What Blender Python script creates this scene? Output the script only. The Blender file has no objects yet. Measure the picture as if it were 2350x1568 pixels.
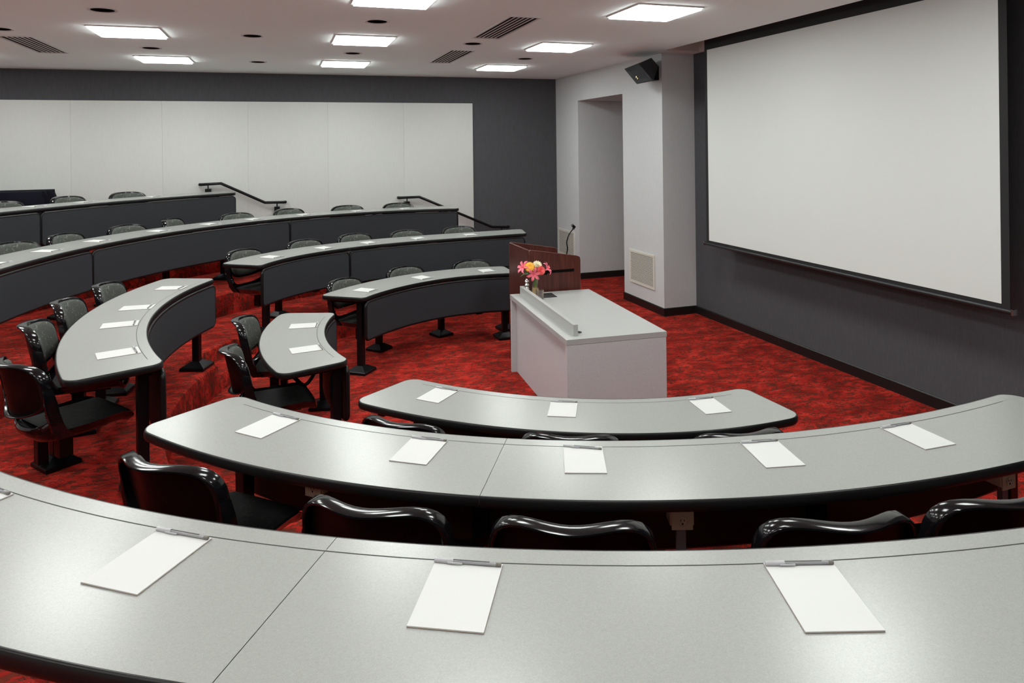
import bpy, bmesh, math, random
from math import sin, cos, pi, radians as R, degrees
from mathutils import Vector, Matrix
random.seed(7)
SC = bpy.context.scene
COL = SC.collection

# ------------------------------------------------------------ camera, world, exposure
FPX, YAW, ROLL, PPX, PPY = 1618.724, 0.3245, 0.0118, 1186.685, 332.647
CAM_Z = 2.18
cd = bpy.data.cameras.new('camera'); cam = bpy.data.objects.new('camera', cd); COL.objects.link(cam)
cd.sensor_fit = 'HORIZONTAL'; cd.sensor_width = 36.0; cd.lens = FPX / 2350 * 36.0
cd.shift_x = -(PPX - 1175) / 2350; cd.shift_y = -(784 - PPY) / 2350
cd.clip_start = 0.02; cd.clip_end = 100
cam.matrix_world = (Matrix.Translation((0, 0, CAM_Z)) @ Matrix.Rotation(-YAW, 4, 'Z')
                    @ Matrix.Rotation(pi / 2, 4, 'X') @ Matrix.Rotation(-ROLL, 4, 'Z'))
SC.camera = cam
W = bpy.data.worlds.new('world'); SC.world = W; W.use_nodes = True
W.node_tree.nodes['Background'].inputs[0].default_value = (0.9, 0.95, 1, 1)
W.node_tree.nodes['Background'].inputs[1].default_value = 0.05
SC.view_settings.view_transform = 'Standard'; SC.view_settings.look = 'None'
SC.view_settings.gamma = 1.0; SC.view_settings.use_curve_mapping = False
SC.view_settings.exposure = 0.14
LAMP = 22.0            # strength of the ceiling troffers

# ------------------------------------------------------------ materials
def srgb(r, g, b):
    f = lambda c: (c / 255 / 12.92) if c / 255 <= 0.04045 else ((c / 255 + 0.055) / 1.055) ** 2.4
    return (f(r), f(g), f(b), 1)
def mat(name, col, rough=0.5, metal=0.0, spec=0.5, coat=0.0, emis=None, estr=0, trans=0, ior=1.45, alpha=1):
    m = bpy.data.materials.new(name); m.use_nodes = True
    b = m.node_tree.nodes['Principled BSDF']
    b.inputs['Base Color'].default_value = col; b.inputs['Roughness'].default_value = rough
    b.inputs['Metallic'].default_value = metal; b.inputs['Specular IOR Level'].default_value = spec
    b.inputs['Coat Weight'].default_value = coat; b.inputs['IOR'].default_value = ior
    b.inputs['Transmission Weight'].default_value = trans; b.inputs['Alpha'].default_value = alpha
    if emis: b.inputs['Emission Color'].default_value = emis; b.inputs['Emission Strength'].default_value = estr
    return m
def nt(m): return m.node_tree.nodes, m.node_tree.links, m.node_tree.nodes['Principled BSDF']
def coords(m, scale=(1, 1, 1)):
    n, l, b = nt(m)
    tc = n.new('ShaderNodeTexCoord'); mp = n.new('ShaderNodeMapping'); mp.inputs['Scale'].default_value = scale
    g = n.new('ShaderNodeNewGeometry')
    l.new(g.outputs['Position'], mp.inputs['Vector'])     # world position: one pattern across copies and parts
    return mp.outputs['Vector']
def noise(m, vec, scale, detail=3, rough=0.5, dist=0):
    n, l, b = nt(m); t = n.new('ShaderNodeTexNoise'); t.inputs['Scale'].default_value = scale
    t.inputs['Detail'].default_value = detail; t.inputs['Roughness'].default_value = rough
    t.inputs['Distortion'].default_value = dist; l.new(vec, t.inputs['Vector']); return t.outputs['Fac']
def ramp(m, fac, stops, interp='LINEAR'):
    n, l, b = nt(m); r = n.new('ShaderNodeValToRGB'); cr = r.color_ramp; cr.interpolation = interp
    while len(cr.elements) < len(stops): cr.elements.new(0.5)
    for e, (p, c) in zip(cr.elements, stops): e.position = p; e.color = c
    l.new(fac, r.inputs['Fac']); return r.outputs['Color']
def mix(m, fac, a, b_, mode='MIX'):
    n, l, b = nt(m); x = n.new('ShaderNodeMix'); x.data_type = 'RGBA'; x.blend_type = mode
    for s, v in ((x.inputs['Factor'], fac), (x.inputs['A'], a), (x.inputs['B'], b_)):
        if isinstance(v, (int, float, tuple)): s.default_value = v
        else: l.new(v, s)
    return x.outputs['Result']
def bump(m, h, strength=0.2, dist=0.002):
    n, l, b = nt(m); x = n.new('ShaderNodeBump'); x.inputs['Strength'].default_value = strength
    x.inputs['Distance'].default_value = dist; l.new(h, x.inputs['Height']); l.new(x.outputs['Normal'], b.inputs['Normal'])
def base(m, col): n, l, b = nt(m); l.new(col, b.inputs['Base Color'])

def g(v, w=1.0): return (v * w, v, v, 1)
# speckled grey laminate
M_LAM = mat('grey_laminate', (0.45, 0.46, 0.44, 1), 0.26, spec=0.5)
v = coords(M_LAM); f1 = noise(M_LAM, v, 420, 2, 0.6); f2 = noise(M_LAM, v, 140, 2, 0.5)
c1 = ramp(M_LAM, f1, [(0.3, (0.27, 0.278, 0.266, 1)), (0.5, (0.305, 0.312, 0.298, 1)), (0.72, (0.343, 0.35, 0.334, 1))])
base(M_LAM, mix(M_LAM, 0.25, c1, ramp(M_LAM, f2, [(0.3, (0.27, 0.278, 0.266, 1)), (0.7, (0.34, 0.348, 0.33, 1))])))
M_DESK = mat('desk_laminate', (0.5, 0.49, 0.49, 1), 0.38, spec=0.4)
v = coords(M_DESK); f1 = noise(M_DESK, v, 260, 3, 0.6)
base(M_DESK, ramp(M_DESK, f1, [(0.3, (0.44, 0.445, 0.455, 1)), (0.5, (0.52, 0.525, 0.54, 1)), (0.72, (0.60, 0.605, 0.62, 1))]))
M_DTOP = mat('desktop_laminate', (0.40, 0.41, 0.395, 1), 0.32, spec=0.45)
v = coords(M_DTOP); f1 = noise(M_DTOP, v, 260, 3, 0.6)
base(M_DTOP, ramp(M_DTOP, f1, [(0.3, (0.37, 0.375, 0.365, 1)), (0.7, (0.455, 0.46, 0.45, 1))]))
M_BAND = mat('black_vinyl_edge', (0.007, 0.0065, 0.007, 1), 0.33, spec=0.32)
M_SLOT = mat('groove_shadow_line', (0.02, 0.02, 0.018, 1), 0.7)
M_BLK = mat('black_powder_coat', (0.004, 0.004, 0.005, 1), 0.3, spec=0.28)
M_GLOSS = mat('glossy_black_plastic', (0.004, 0.004, 0.005, 1), 0.13, spec=0.5)
M_RECESS = mat('back_recess_plastic', (0.003, 0.002, 0.0018, 1), 0.4, spec=0.15)
M_SKIRT = mat('charcoal_fabric_panel', (0.033, 0.034, 0.040, 1), 0.85, spec=0.2)
v = coords(M_SKIRT); f1 = noise(M_SKIRT, v, 500, 2, 0.7)
base(M_SKIRT, ramp(M_SKIRT, f1, [(0.3, (0.024, 0.0265, 0.031, 1)), (0.7, (0.046, 0.050, 0.057, 1))])); bump(M_SKIRT, f1, 0.3, 0.001)
M_EDGE = mat('polished_wood_edge', (0.16, 0.07, 0.055, 1), 0.15, spec=0.9, coat=0.6)
M_SKBACK = mat('walnut_laminate_back', (0.022, 0.009, 0.006, 1), 0.5, spec=0.25)
# upholstery with small squiggles
def upholstery(name, basec, light, amt):
    m = mat(name, basec, 0.78, spec=0.25)
    n, l, b = nt(m)
    tc = n.new('ShaderNodeTexCoord'); v = tc.outputs['Object']
    vo = n.new('ShaderNodeTexVoronoi'); vo.inputs['Scale'].default_value = 26; l.new(v, vo.inputs['Vector'])
    nz = n.new('ShaderNodeTexNoise'); nz.inputs['Scale'].default_value = 17; nz.inputs['Detail'].default_value = 0.5; nz.inputs['Distortion'].default_value = 1.6
    l.new(v, nz.inputs['Vector'])
    def math_(op, a, b_=None):
        x = n.new('ShaderNodeMath'); x.operation = op
        for i, s in enumerate((a, b_)):
            if s is None: continue
            if isinstance(s, (int, float)): x.inputs[i].default_value = s
            else: l.new(s, x.inputs[i])
        return x.outputs[0]
    line = math_('LESS_THAN', math_('ABSOLUTE', math_('SUBTRACT', nz.outputs['Fac'], 0.5)), 0.012)
    n2 = n.new('ShaderNodeTexNoise'); n2.inputs['Scale'].default_value = 34; n2.inputs['Detail'].default_value = 0; l.new(v, n2.inputs['Vector'])
    msk = math_('GREATER_THAN', n2.outputs['Fac'], 0.56)
    fac = math_('MULTIPLY', math_('MULTIPLY', line, msk), amt)
    n3 = n.new('ShaderNodeTexNoise'); n3.inputs['Scale'].default_value = 180; l.new(v, n3.inputs['Vector'])
    bc = ramp(m, n3.outputs['Fac'], [(0.3, tuple(c * 0.75 for c in basec[:3]) + (1,)), (0.7, tuple(c * 1.25 for c in basec[:3]) + (1,))])
    base(m, mix(m, fac, bc, light)); return m
M_BACKC = upholstery('grey_green_upholstery', (0.074, 0.080, 0.072, 1), (0.33, 0.34, 0.28, 1), 0.6)
M_SEATC = upholstery('black_seat_fabric', (0.014, 0.014, 0.014, 1), (0.07, 0.07, 0.06, 1), 0.35)
# carpet
M_CARPET = mat('red_patterned_carpet', (0.3, 0.02, 0.015, 1), 0.95, spec=0.1)
def carpet(m):
    n, l, b = nt(m)
    v = coords(m, (0.42, 1.0, 0.42))
    vb = coords(m, (0.6, 1.0, 0.6))
    tone = noise(m, vb, 6.5, 3, 0.6, 0.4)
    c = ramp(m, tone, [(0.34, (0.20, 0.010, 0.007, 1)), (0.5, (0.375, 0.018, 0.012, 1)), (0.66, (0.58, 0.038, 0.025, 1))])
    patch = noise(m, v, 30, 4, 0.66, 1.0)
    pm = ramp(m, patch, [(0.515, (0, 0, 0, 1)), (0.548, (0.80, 0.80, 0.80, 1))])
    c = mix(m, pm, c, (0.095, 0.027, 0.015, 1))
    ln = noise(m, v, 25, 3.0, 0.62, 2.6)
    lm = ramp(m, ln, [(0.455, (0, 0, 0, 1)), (0.470, (1, 1, 1, 1)), (0.505, (1, 1, 1, 1)), (0.520, (0, 0, 0, 1))])
    gate = ramp(m, noise(m, vb, 15, 2, 0.5), [(0.42, (0, 0, 0, 1)), (0.50, (0.92, 0.92, 0.92, 1))])
    c = mix(m, mix(m, 1.0, lm, gate, 'MULTIPLY'), c, (0.022, 0.011, 0.007, 1))
    fib = noise(m, coords(m), 380, 2, 0.6)
    c = mix(m, 0.35, c, mix(m, 1.0, c, ramp(m, fib, [(0.3, g(0.5)), (0.7, g(1.5))]), 'MULTIPLY'))
    base(m, c); bump(m, fib, 0.5, 0.003)
carpet(M_CARPET)
def fabric(name, col, k=0.16, scale=220):
    m = mat(name, col, 0.9, spec=0.15); v = coords(m); f = noise(m, v, scale, 3, 0.7)
    f2 = noise(m, coords(m, (1, 1, 0.15)), 60, 2, 0.5)
    lo = tuple(c * (1 - k) for c in col[:3]) + (1,); hi = tuple(min(1, c * (1 + k)) for c in col[:3]) + (1,)
    base(m, mix(m, 0.3, ramp(m, f, [(0.3, lo), (0.7, hi)]), ramp(m, f2, [(0.3, lo), (0.7, hi)]))); bump(m, f, 0.25, 0.001)
    return m
M_DARKW = fabric('charcoal_wall_fabric', (0.078, 0.079, 0.087, 1), 0.22)
M_LIGHTW = fabric('pale_grey_wall_fabric', (0.57, 0.585, 0.595, 1), 0.07)
M_OFFW = fabric('near_white_wall_fabric', (0.78, 0.80, 0.79, 1), 0.05)
M_PANEL = fabric('off_white_panel_fabric', (0.61, 0.62, 0.60, 1), 0.05)
M_CEIL = mat('painted_ceiling', (0.87, 0.95, 0.95, 1), 0.9, spec=0.1)
M_SLOTC = mat('screen_pocket_paint', (0.74, 0.70, 0.66, 1), 0.9)
M_BASE = mat('black_rubber_base', (0.008, 0.008, 0.008, 1), 0.4)
M_SCREEN = mat('matte_white_screen', (0.70, 0.73, 0.71, 1), 0.85, spec=0.15)
M_SCRB = mat('black_screen_border', (0.012, 0.012, 0.013, 1), 0.7)
M_BAR = mat('black_metal_bar', (0.018, 0.019, 0.021, 1), 0.35)
M_TUBE = mat('grey_conduit', (0.13, 0.13, 0.14, 1), 0.4)
M_PAPER = mat('white_paper', (0.585, 0.59, 0.58, 1), 0.8, spec=0.1)
M_BACKING = mat('brown_cardboard_edge', (0.30, 0.19, 0.13, 1), 0.9)
M_PENB = mat('smoky_clear_plastic', (0.28, 0.28, 0.29, 1), 0.2, spec=0.6)
M_PENC = mat('frosted_cap_plastic', (0.42, 0.42, 0.44, 1), 0.35)
M_INK = mat('black_ink_tube', (0.04, 0.04, 0.045, 1), 0.3)
M_PLUG = mat('grey_brown_plug', (0.16, 0.15, 0.13, 1), 0.4)
M_GRILLE = mat('cream_enamel', (0.68, 0.67, 0.60, 1), 0.45)
M_GDARK = mat('duct_dark', (0.006, 0.006, 0.006, 1), 0.9, spec=0.0)
M_TRIM = mat('white_trim_paint', (0.62, 0.61, 0.60, 1), 0.5)
M_OUTLET = mat('ivory_plastic', (0.50, 0.46, 0.34, 1), 0.4)
M_LIGHT = mat('troffer_diffuser', (0.9, 0.9, 0.9, 1), 0.6, emis=(0.95, 1.0, 0.965, 1), estr=LAMP)
M_CLOTH = mat('black_tablecloth', (0.006, 0.006, 0.011, 1), 0.9, spec=0.1)
M_CHROME = mat('polished_chrome', (0.8, 0.8, 0.8, 1), 0.08, metal=1)
M_GLASS = mat('clear_glass', (1, 1, 1, 1), 0.0, trans=1, ior=1.45, alpha=0.55)
M_WATER = mat('water_with_amber_beads', (0.85, 0.62, 0.30, 1), 0.05, trans=0.6, ior=1.33)
M_LEAF = mat('green_leaf', (0.07, 0.16, 0.035, 1), 0.45)
M_STEM = mat('green_stem', (0.13, 0.24, 0.05, 1), 0.5)
M_PINK = mat('pink_petal', (0.92, 0.19, 0.26, 1), 0.5)
M_ORANGE = mat('orange_petal', (0.95, 0.42, 0.03, 1), 0.5)
M_YELLOW = mat('yellow_petal', (0.92, 0.58, 0.06, 1), 0.5)
M_CREAM = mat('cream_petal', (0.9, 0.83, 0.6, 1), 0.5)
M_CORAL = mat('coral_petal', (0.92, 0.15, 0.15, 1), 0.5)
M_CARD = mat('matte_black_card', (0.012, 0.01, 0.012, 1), 0.7)
M_GRID = mat('black_speaker_grille', (0.012, 0.013, 0.016, 1), 0.6)
M_BRASS = mat('gold_badge', (0.6, 0.45, 0.2, 1), 0.3, metal=1)
# mahogany
M_WOOD = mat('mahogany_laminate', (0.11, 0.022, 0.016, 1), 0.35, spec=0.5)
v = coords(M_WOOD, (1, 1, 0.07)); f1 = noise(M_WOOD, v, 45, 4, 0.6, 0.6)
base(M_WOOD, ramp(M_WOOD, f1, [(0.3, (0.043, 0.012, 0.009, 1)), (0.5, (0.075, 0.019, 0.014, 1)), (0.7, (0.115, 0.032, 0.023, 1))]))

# ------------------------------------------------------------ mesh helpers
def quad(bm, a, b, c, d):
    vs = [bm.verts.new(p) for p in (a, b, c, d)]; return bm.faces.new(vs)
def box(bm, c, s, rot=None):
    vs = []
    for x in (-.5, .5):
        for y in (-.5, .5):
            for z in (-.5, .5):
                p = Vector((x * s[0], y * s[1], z * s[2]))
                if rot: p = rot @ p
                vs.append(bm.verts.new(p + Vector(c)))
    for f in ((0, 1, 3, 2), (4, 6, 7, 5), (0, 4, 5, 1), (2, 3, 7, 6), (0, 2, 6, 4), (1, 5, 7, 3)): bm.faces.new([vs[i] for i in f])
    return vs
def bbox(bm, x0, x1, y0, y1, z0, z1): return box(bm, ((x0 + x1) / 2, (y0 + y1) / 2, (z0 + z1) / 2), (x1 - x0, y1 - y0, z1 - z0))
def grid(bm, rows, closed=False, mat_i=0):
    """rows: list of lists of points -> quads"""
    V = [[bm.verts.new(p) for p in r] for r in rows]
    for i in range(len(V) - 1):
        m_ = len(V[i]); rng = range(m_ if closed else m_ - 1)
        for j in rng:
            k = (j + 1) % m_
            f = bm.faces.new((V[i][j], V[i][k], V[i + 1][k], V[i + 1][j])); f.material_index = mat_i
    return V
def cap(bm, ring, flip=False):
    try: bm.faces.new(ring[::-1] if flip else ring)
    except ValueError: pass
def lathe(bm, prof, n=24, c=(0, 0, 0)):
    rows = [[(c[0] + r * cos(2 * pi * j / n), c[1] + r * sin(2 * pi * j / n), c[2] + z) for j in range(n)] for r, z in prof]
    V = grid(bm, rows, True); return V
def tube(bm, pts, r, n=10, caps=True, radii=None):
    pts = [Vector(p) for p in pts]; rows = []; up = Vector((0, 0, 1)); prev = None
    for i, p in enumerate(pts):
        t = (pts[min(i + 1, len(pts) - 1)] - pts[max(i - 1, 0)]).normalized()
        a = (prev if prev is not None else (up if abs(t.z) < 0.9 else Vector((1, 0, 0))))
        a = (a - t * a.dot(t)).normalized(); b = t.cross(a); prev = a
        rr = radii[i] if radii else r
        rows.append([p + (a * cos(2 * pi * j / n) + b * sin(2 * pi * j / n)) * rr for j in range(n)])
    V = grid(bm, rows, True)
    if caps: cap(bm, V[0], True); cap(bm, V[-1])
    return V
def smooth_pts(pts, k=6):
    P = [Vector(p) for p in pts]; P = [P[0] * 2 - P[1]] + P + [P[-1] * 2 - P[-2]]; out = []
    for i in range(1, len(P) - 2):
        for s in range(k):
            t = s / k; a, b, c, d = P[i - 1:i + 3]
            out.append(0.5 * ((2 * b) + (c - a) * t + (2 * a - 5 * b + 4 * c - d) * t * t + (3 * b - a - 3 * c + d) * t ** 3))
    out.append(P[-2]); return out
def finish(bm, name, mats, smooth=35, weld=1e-5, bev=0):
    bmesh.ops.remove_doubles(bm, verts=bm.verts, dist=weld)
    if bev:
        bmesh.ops.bevel(bm, geom=[e for e in bm.edges if e.is_manifold and e.calc_face_angle(0) > 0.5], offset=bev, segments=2, affect='EDGES', profile=0.7)
    bmesh.ops.recalc_face_normals(bm, faces=bm.faces)
    me = bpy.data.meshes.new(name); bm.to_mesh(me); bm.free()
    for m in (mats if isinstance(mats, (list, tuple)) else [mats]): me.materials.append(m)
    if smooth:
        me.polygons.foreach_set('use_smooth', [True] * len(me.polygons)); me.set_sharp_from_angle(angle=R(smooth))
    return me
def obj(name, bm, mats, parent=None, smooth=35, origin=None, bev=0, weld=1e-5):
    """links ONE mesh object; with an origin the mesh is given in world space and re-based there"""
    o = bpy.data.objects.new(name, finish(bm, name, mats, smooth, weld, bev)); COL.objects.link(o)
    if parent is not None:
        o.parent = parent
        if origin is not None: o.data.transform(Matrix.Translation(-Vector(origin)))
    elif origin is not None:
        o.data.transform(Matrix.Translation(-Vector(origin))); o.location = origin
    return o
def tag(o, label=None, cat=None, group=None, kind=None):
    if label: o['label'] = label
    if cat: o['category'] = cat
    if group: o['group'] = group
    if kind: o['kind'] = kind
    return o
def thing(name, label, cat, loc=(0, 0, 0), rz=0, group=None):
    o = bpy.data.objects.new(name, None); COL.objects.link(o); o.empty_display_size = 0.1
    o.location = loc; o.rotation_euler = (0, 0, rz); return tag(o, label, cat, group)
def copy_tree(o, parent=None):
    c = o.copy(); COL.objects.link(c); c.parent = parent
    for ch in [x for x in KIDS.get(o.name, [])]: KIDS.setdefault(c.name, []).append(copy_tree(ch, c))
    return c
KIDS = {}
def kids(o, *ch): KIDS.setdefault(o.name, []).extend(ch)
def struct(name, bm, m, parent=None, smooth=30):
    o = obj(name, bm, m, parent, smooth)
    if parent is None: o['kind'] = 'structure'
    return o

# ------------------------------------------------------------ plan of the room
CX, CY = 2.46, 5.60                       # common centre of the curved rows
TZ = [0.0, 0.2656, 0.5188, 0.8077]        # floor level of each tier
RISER = [None, 3.22, 4.38, 5.66]
CEIL = 3.315
X_SCR, X_COL, Y_COL, Y_FAR, X_LEFT, Y_NEAR = 5.03, 4.565, 7.83, 11.425, -6.2, -0.85
TOP = 0.74; DEPTH = 0.4689; GROOVE = 0.0569
PROF = {'A': (115, [2.0756, 0.0761, -0.0724, 0.0428], -1.0, 0.85), 'B': (180, [2.1498, 0.0137, -0.0078, 0.0015], -.7, .7),
        'C': (245, [2.1122, 0.0361, -0.0175, -0.043], -1, .95), 'D': (115, [3.2599, 0.2115, -0.0189, -0.1959], -1.15, 1.0),
        'E': (180, [3.3243, 0.0185, -0.0146, 0.0194], -.8, .8), 'F': (248, [3.3097, -0.062, -0.0035, 0.042], -1.1, 1.15),
        'G': (125, [4.7613, -0.0008, -0.1407, 0.0551], -1.2, 1.45), 'H': (245, [4.5166, -0.1043, -0.0306, 0.0749], -.7, .75),
        'I': (135, [6.024, -0.033, 0.0721, -0.0377], -.6, .6)}
ROW = dict(A=0, B=0, C=0, D=1, E=1, F=1, G=2, H=2, I=3)
def rf(t, a):
    am, co, lo, hi = PROF[t]; x = max(lo, min(hi, (a - am) / 30))
    return sum(co[j] * x ** j for j in range(4))
def P(t, a, off=0.0, z=0.0):
    r = rf(t, a) + off; return Vector((CX + r * cos(R(a)), CY + r * sin(R(a)), z))
def er(a): return Vector((cos(R(a)), sin(R(a)), 0))
def ea(a): return Vector((-sin(R(a)), cos(R(a)), 0))

# ------------------------------------------------------------ floor with curved tiers
def build_floor():
    bm = bmesh.new()
    quad(bm, (X_LEFT, Y_NEAR, 0), (7.2, Y_NEAR, 0), (7.2, Y_FAR, 0), (X_LEFT, Y_FAR, 0))
    def tier(rfun, z0, z1, xf, xn):
        a0 = degrees(math.acos(max(-1, min(1, (xf - CX) / rfun(100))))) if xf < CX else 90
        a1 = 270
        angs = []
        a = a0
        while a < a1: angs.append(a); a += 1.5
        for s in (145.5, 158.5, 201.5, 216.0): angs += [s - .02, s + .02]
        angs = sorted(set([x for x in angs if a0 <= x < a1] + [a1]))
        def path(dr):
            pts = [(CX + (rfun(x) + dr) * cos(R(x)), CY + (rfun(x) + dr) * sin(R(x))) for x in angs]
            e0 = [(xf - dr, Y_FAR)]
            if xf >= CX: e0.append((xf - dr, CY + rfun(90) + dr))
            e1 = [(xn - dr, CY - rfun(270) - dr)]
            if CY - rfun(270) - dr > Y_NEAR: e1.append((xn - dr, Y_NEAR))
            return e0 + pts + e1
        rows = [[(x, y, z) for x, y in path(dr)] for dr, z in ((0, z0), (0.006, z1 - .04), (0.012, z1 - .015), (0.03, z1 - .002), (0.045, z1))]
        V = grid(bm, rows)
        loop = V[-1] + [bm.verts.new((X_LEFT, Y_NEAR, z1)), bm.verts.new((X_LEFT, Y_FAR, z1))]
        f = bm.faces.new(loop); bmesh.ops.triangulate(bm, faces=[f])
    def r1(a): return 3.55 if (145.5 <= a <= 158.5 or 201.5 <= a <= 216.0) else RISER[1]
    tier(r1, 0, TZ[1], 3.25, 3.4)
    tier(lambda a: RISER[2], TZ[1], TZ[2], 2.75, 3.4)
    tier(lambda a: RISER[3], TZ[2], TZ[3], -0.3, 3.4)
    for s0, s1 in ((145.5, 158.5), (201.5, 216.0)):          # half-height step in each aisle
        n = 10; z = TZ[1] / 2; A = [s0 + (s1 - s0) * i / n for i in range(n + 1)]
        f = lambda r, z: [(CX + r * cos(R(a)), CY + r * sin(R(a)), z) for a in A]
        grid(bm, [f(3.24, 0), f(3.245, z - .03), f(3.265, z - .004), f(3.285, z), f(3.56, z)])
    return struct('floor', bm, M_CARPET, smooth=40)
build_floor()

# ------------------------------------------------------------ walls, ceiling, trim
bm = bmesh.new(); bbox(bm, X_LEFT, 7.2, Y_FAR, Y_FAR + .15, 0, CEIL + .4)
for x in (-5.0, -3.7, -2.39, -1.10, 0.21, 1.55, 2.85, 3.26): pass
struct('wall_back', bm, M_DARKW)
bm = bmesh.new(); bbox(bm, X_SCR, X_SCR + .15, Y_NEAR, Y_COL, 0, CEIL + .4); struct('wall_right', bm, M_DARKW)
bm = bmesh.new(); bbox(bm, X_LEFT - .15, X_LEFT, Y_NEAR, Y_FAR, 0, CEIL); struct('wall_left', bm, M_OFFW)
bm = bmesh.new(); bbox(bm, X_LEFT, X_SCR, Y_NEAR - .15, Y_NEAR, 0, CEIL); struct('wall_front', bm, M_OFFW)
AY0, AY1, AZ, AX = 8.91, 10.475, 2.88, 6.0                    # alcove opening
bm = bmesh.new()
bbox(bm, X_COL, 6.3, Y_COL, AY0, 0, CEIL); bbox(bm, X_COL, 6.3, AY1, Y_FAR, 0, CEIL)
bbox(bm, X_COL, 6.3, AY0, AY1, AZ, CEIL); bbox(bm, AX, 6.3, AY0, AY1, 0, AZ)
o = struct('wall_column', bm, M_LIGHTW)
# ceiling with the pocket the screen drops from
SX0, SX1, SY0, SY1 = 4.47, 4.95, 2.9, 7.58
bm = bmesh.new()
for x0, x1, y0, y1 in ((X_LEFT, SX0, Y_NEAR, Y_FAR), (SX0, 6.3, SY1, Y_FAR), (SX0, X_SCR, Y_NEAR, SY0), (SX1, X_SCR, SY0, SY1)):
    quad(bm, (x0, y0, CEIL), (x0, y1, CEIL), (x1, y1, CEIL), (x1, y0, CEIL))
struct('ceiling', bm, M_CEIL)
bm = bmesh.new(); h = CEIL + .35
for a, b in (((SX0, SY0), (SX0, SY1)), ((SX0, SY1), (SX1, SY1)), ((SX1, SY1), (SX1, SY0)), ((SX1, SY0), (SX0, SY0))):
    quad(bm, (a[0], a[1], CEIL), (b[0], b[1], CEIL), (b[0], b[1], h), (a[0], a[1], h))
quad(bm, (SX0, SY0, h), (SX1, SY0, h), (SX1, SY1, h), (SX0, SY1, h))
struct('trim_1', bm, M_SLOTC)
def baseboard(name, segs, hgt=0.10, th=0.012):
    bm = bmesh.new()
    for (x0, y0), (x1, y1) in segs:
        d = Vector((x1 - x0, y1 - y0, 0)).normalized(); nrm = Vector((-d.y, d.x, 0))
        a, b = Vector((x0, y0, 0)), Vector((x1, y1, 0))
        prof = ((0, 0.0), (th, 0.0), (th, hgt - .01), (th * .4, hgt), (0, hgt))
        ra = [a + nrm * p + Vector((0, 0, z)) for p, z in prof]; rb = [b + nrm * p + Vector((0, 0, z)) for p, z in prof]
        V = grid(bm, [ra, rb], True); cap(bm, V[0], True); cap(bm, V[1])
    return struct(name, bm, M_BASE)
baseboard('baseboard_right', [((X_SCR, Y_NEAR), (X_SCR, Y_COL))])
baseboard('baseboard_column', [((X_SCR, Y_COL), (X_COL - .012, Y_COL)), ((X_COL, Y_COL), (X_COL, AY0 + .012)), ((X_COL, AY0), (AX, AY0)),
                               ((AX, AY0), (AX, AY1)), ((AX, AY1), (X_COL, AY1)), ((X_COL, AY1 - .012), (X_COL, Y_FAR)), ((X_COL, Y_FAR), (3.3, Y_FAR))])

# off-white fabric panels on the far wall
PX = [3.058, 1.902, 0.713, -0.455, -1.625, -2.787, -3.95, -5.12]
ordn = ['rightmost', 'second', 'third', 'fourth', 'fifth', 'sixth', 'leftmost']
for i in range(7):
    x1, x0 = PX[i], PX[i + 1]; zb = [0.56, TZ[2] + .02, TZ[3] + .02][min(2, i)] if i else 0.56
    if i == 2: zb = TZ[3] + .02
    bm = bmesh.new(); bbox(bm, x0 + .0006, x1 - .0006, Y_FAR - .022, Y_FAR, zb, 2.882)
    o = obj('wall_panel', bm, M_PANEL, None, origin=((x0 + x1) / 2, Y_FAR, zb), bev=0.0008)
    lab = ('rightmost off-white fabric panel on the far wall, above the lower handrail' if i == 0 else
           'off-white fabric panel cut by the left edge of the photo' if i == 5 else 'off-white fabric panel beyond the left edge' if i == 6 else
           '%s off-white fabric panel from the right on the far wall' % ordn[i])
    tag(o, lab, 'wall panel', 'off-white panels on the far wall')

# door at the back of the alcove
bm = bmesh.new(); bbox(bm, AX - .045, AX, 9.2, 10.15, 0.0, 2.13); o = struct('door_1', bm, M_SKBACK)
bm = bmesh.new(); tube(bm, [(AX - .045, 9.3, 1.0), (AX - .09, 9.3, 1.0), (AX - .09, 9.42, 1.0)], .009); obj('door_handle', bm, M_CHROME, o)

# ------------------------------------------------------------ ceiling fittings
LX, LY = (-3.57, -1.36, 0.85, 3.07), (0.98, 3.18, 5.385, 7.595, 9.82)
colname = {-3.57: 'far left', -1.36: 'left', 0.85: 'middle', 3.07: 'right'}
rown = {9.82: 'nearest the far wall', 7.595: 'second from the far wall', 5.385: 'third from the far wall', 3.18: 'fourth from the far wall', .98: 'above the camera'}
def troffer():
    t = thing('ceiling_light', 'x', 'ceiling light')
    bm = bmesh.new(); s, w = .305, .018
    for a, b in (((-s, -s), (s, -s + w)), ((-s, s - w), (s, s)), ((-s, -s + w), (-s + w, s - w)), ((s - w, -s + w), (s, s - w))):
        bbox(bm, a[0], b[0], a[1], b[1], -.012, 0.0)
    f = obj('frame', bm, M_TRIM, t, smooth=0)
    bm = bmesh.new(); bbox(bm, -s + w, s - w, -s + w, s - w, -.026, -.002); d = obj('diffuser', bm, M_LIGHT, t, smooth=0)
    kids(t, f, d); return t
proto = troffer(); first = True
for y in LY:
    for x in LX:
        o = proto if first else copy_tree(proto); first = False
        o.location = (x, y, CEIL)
        tag(o, 'square lit ceiling panel in the %s column, %s' % (colname[x], rown[y]), 'ceiling light', 'square ceiling lights')
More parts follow.
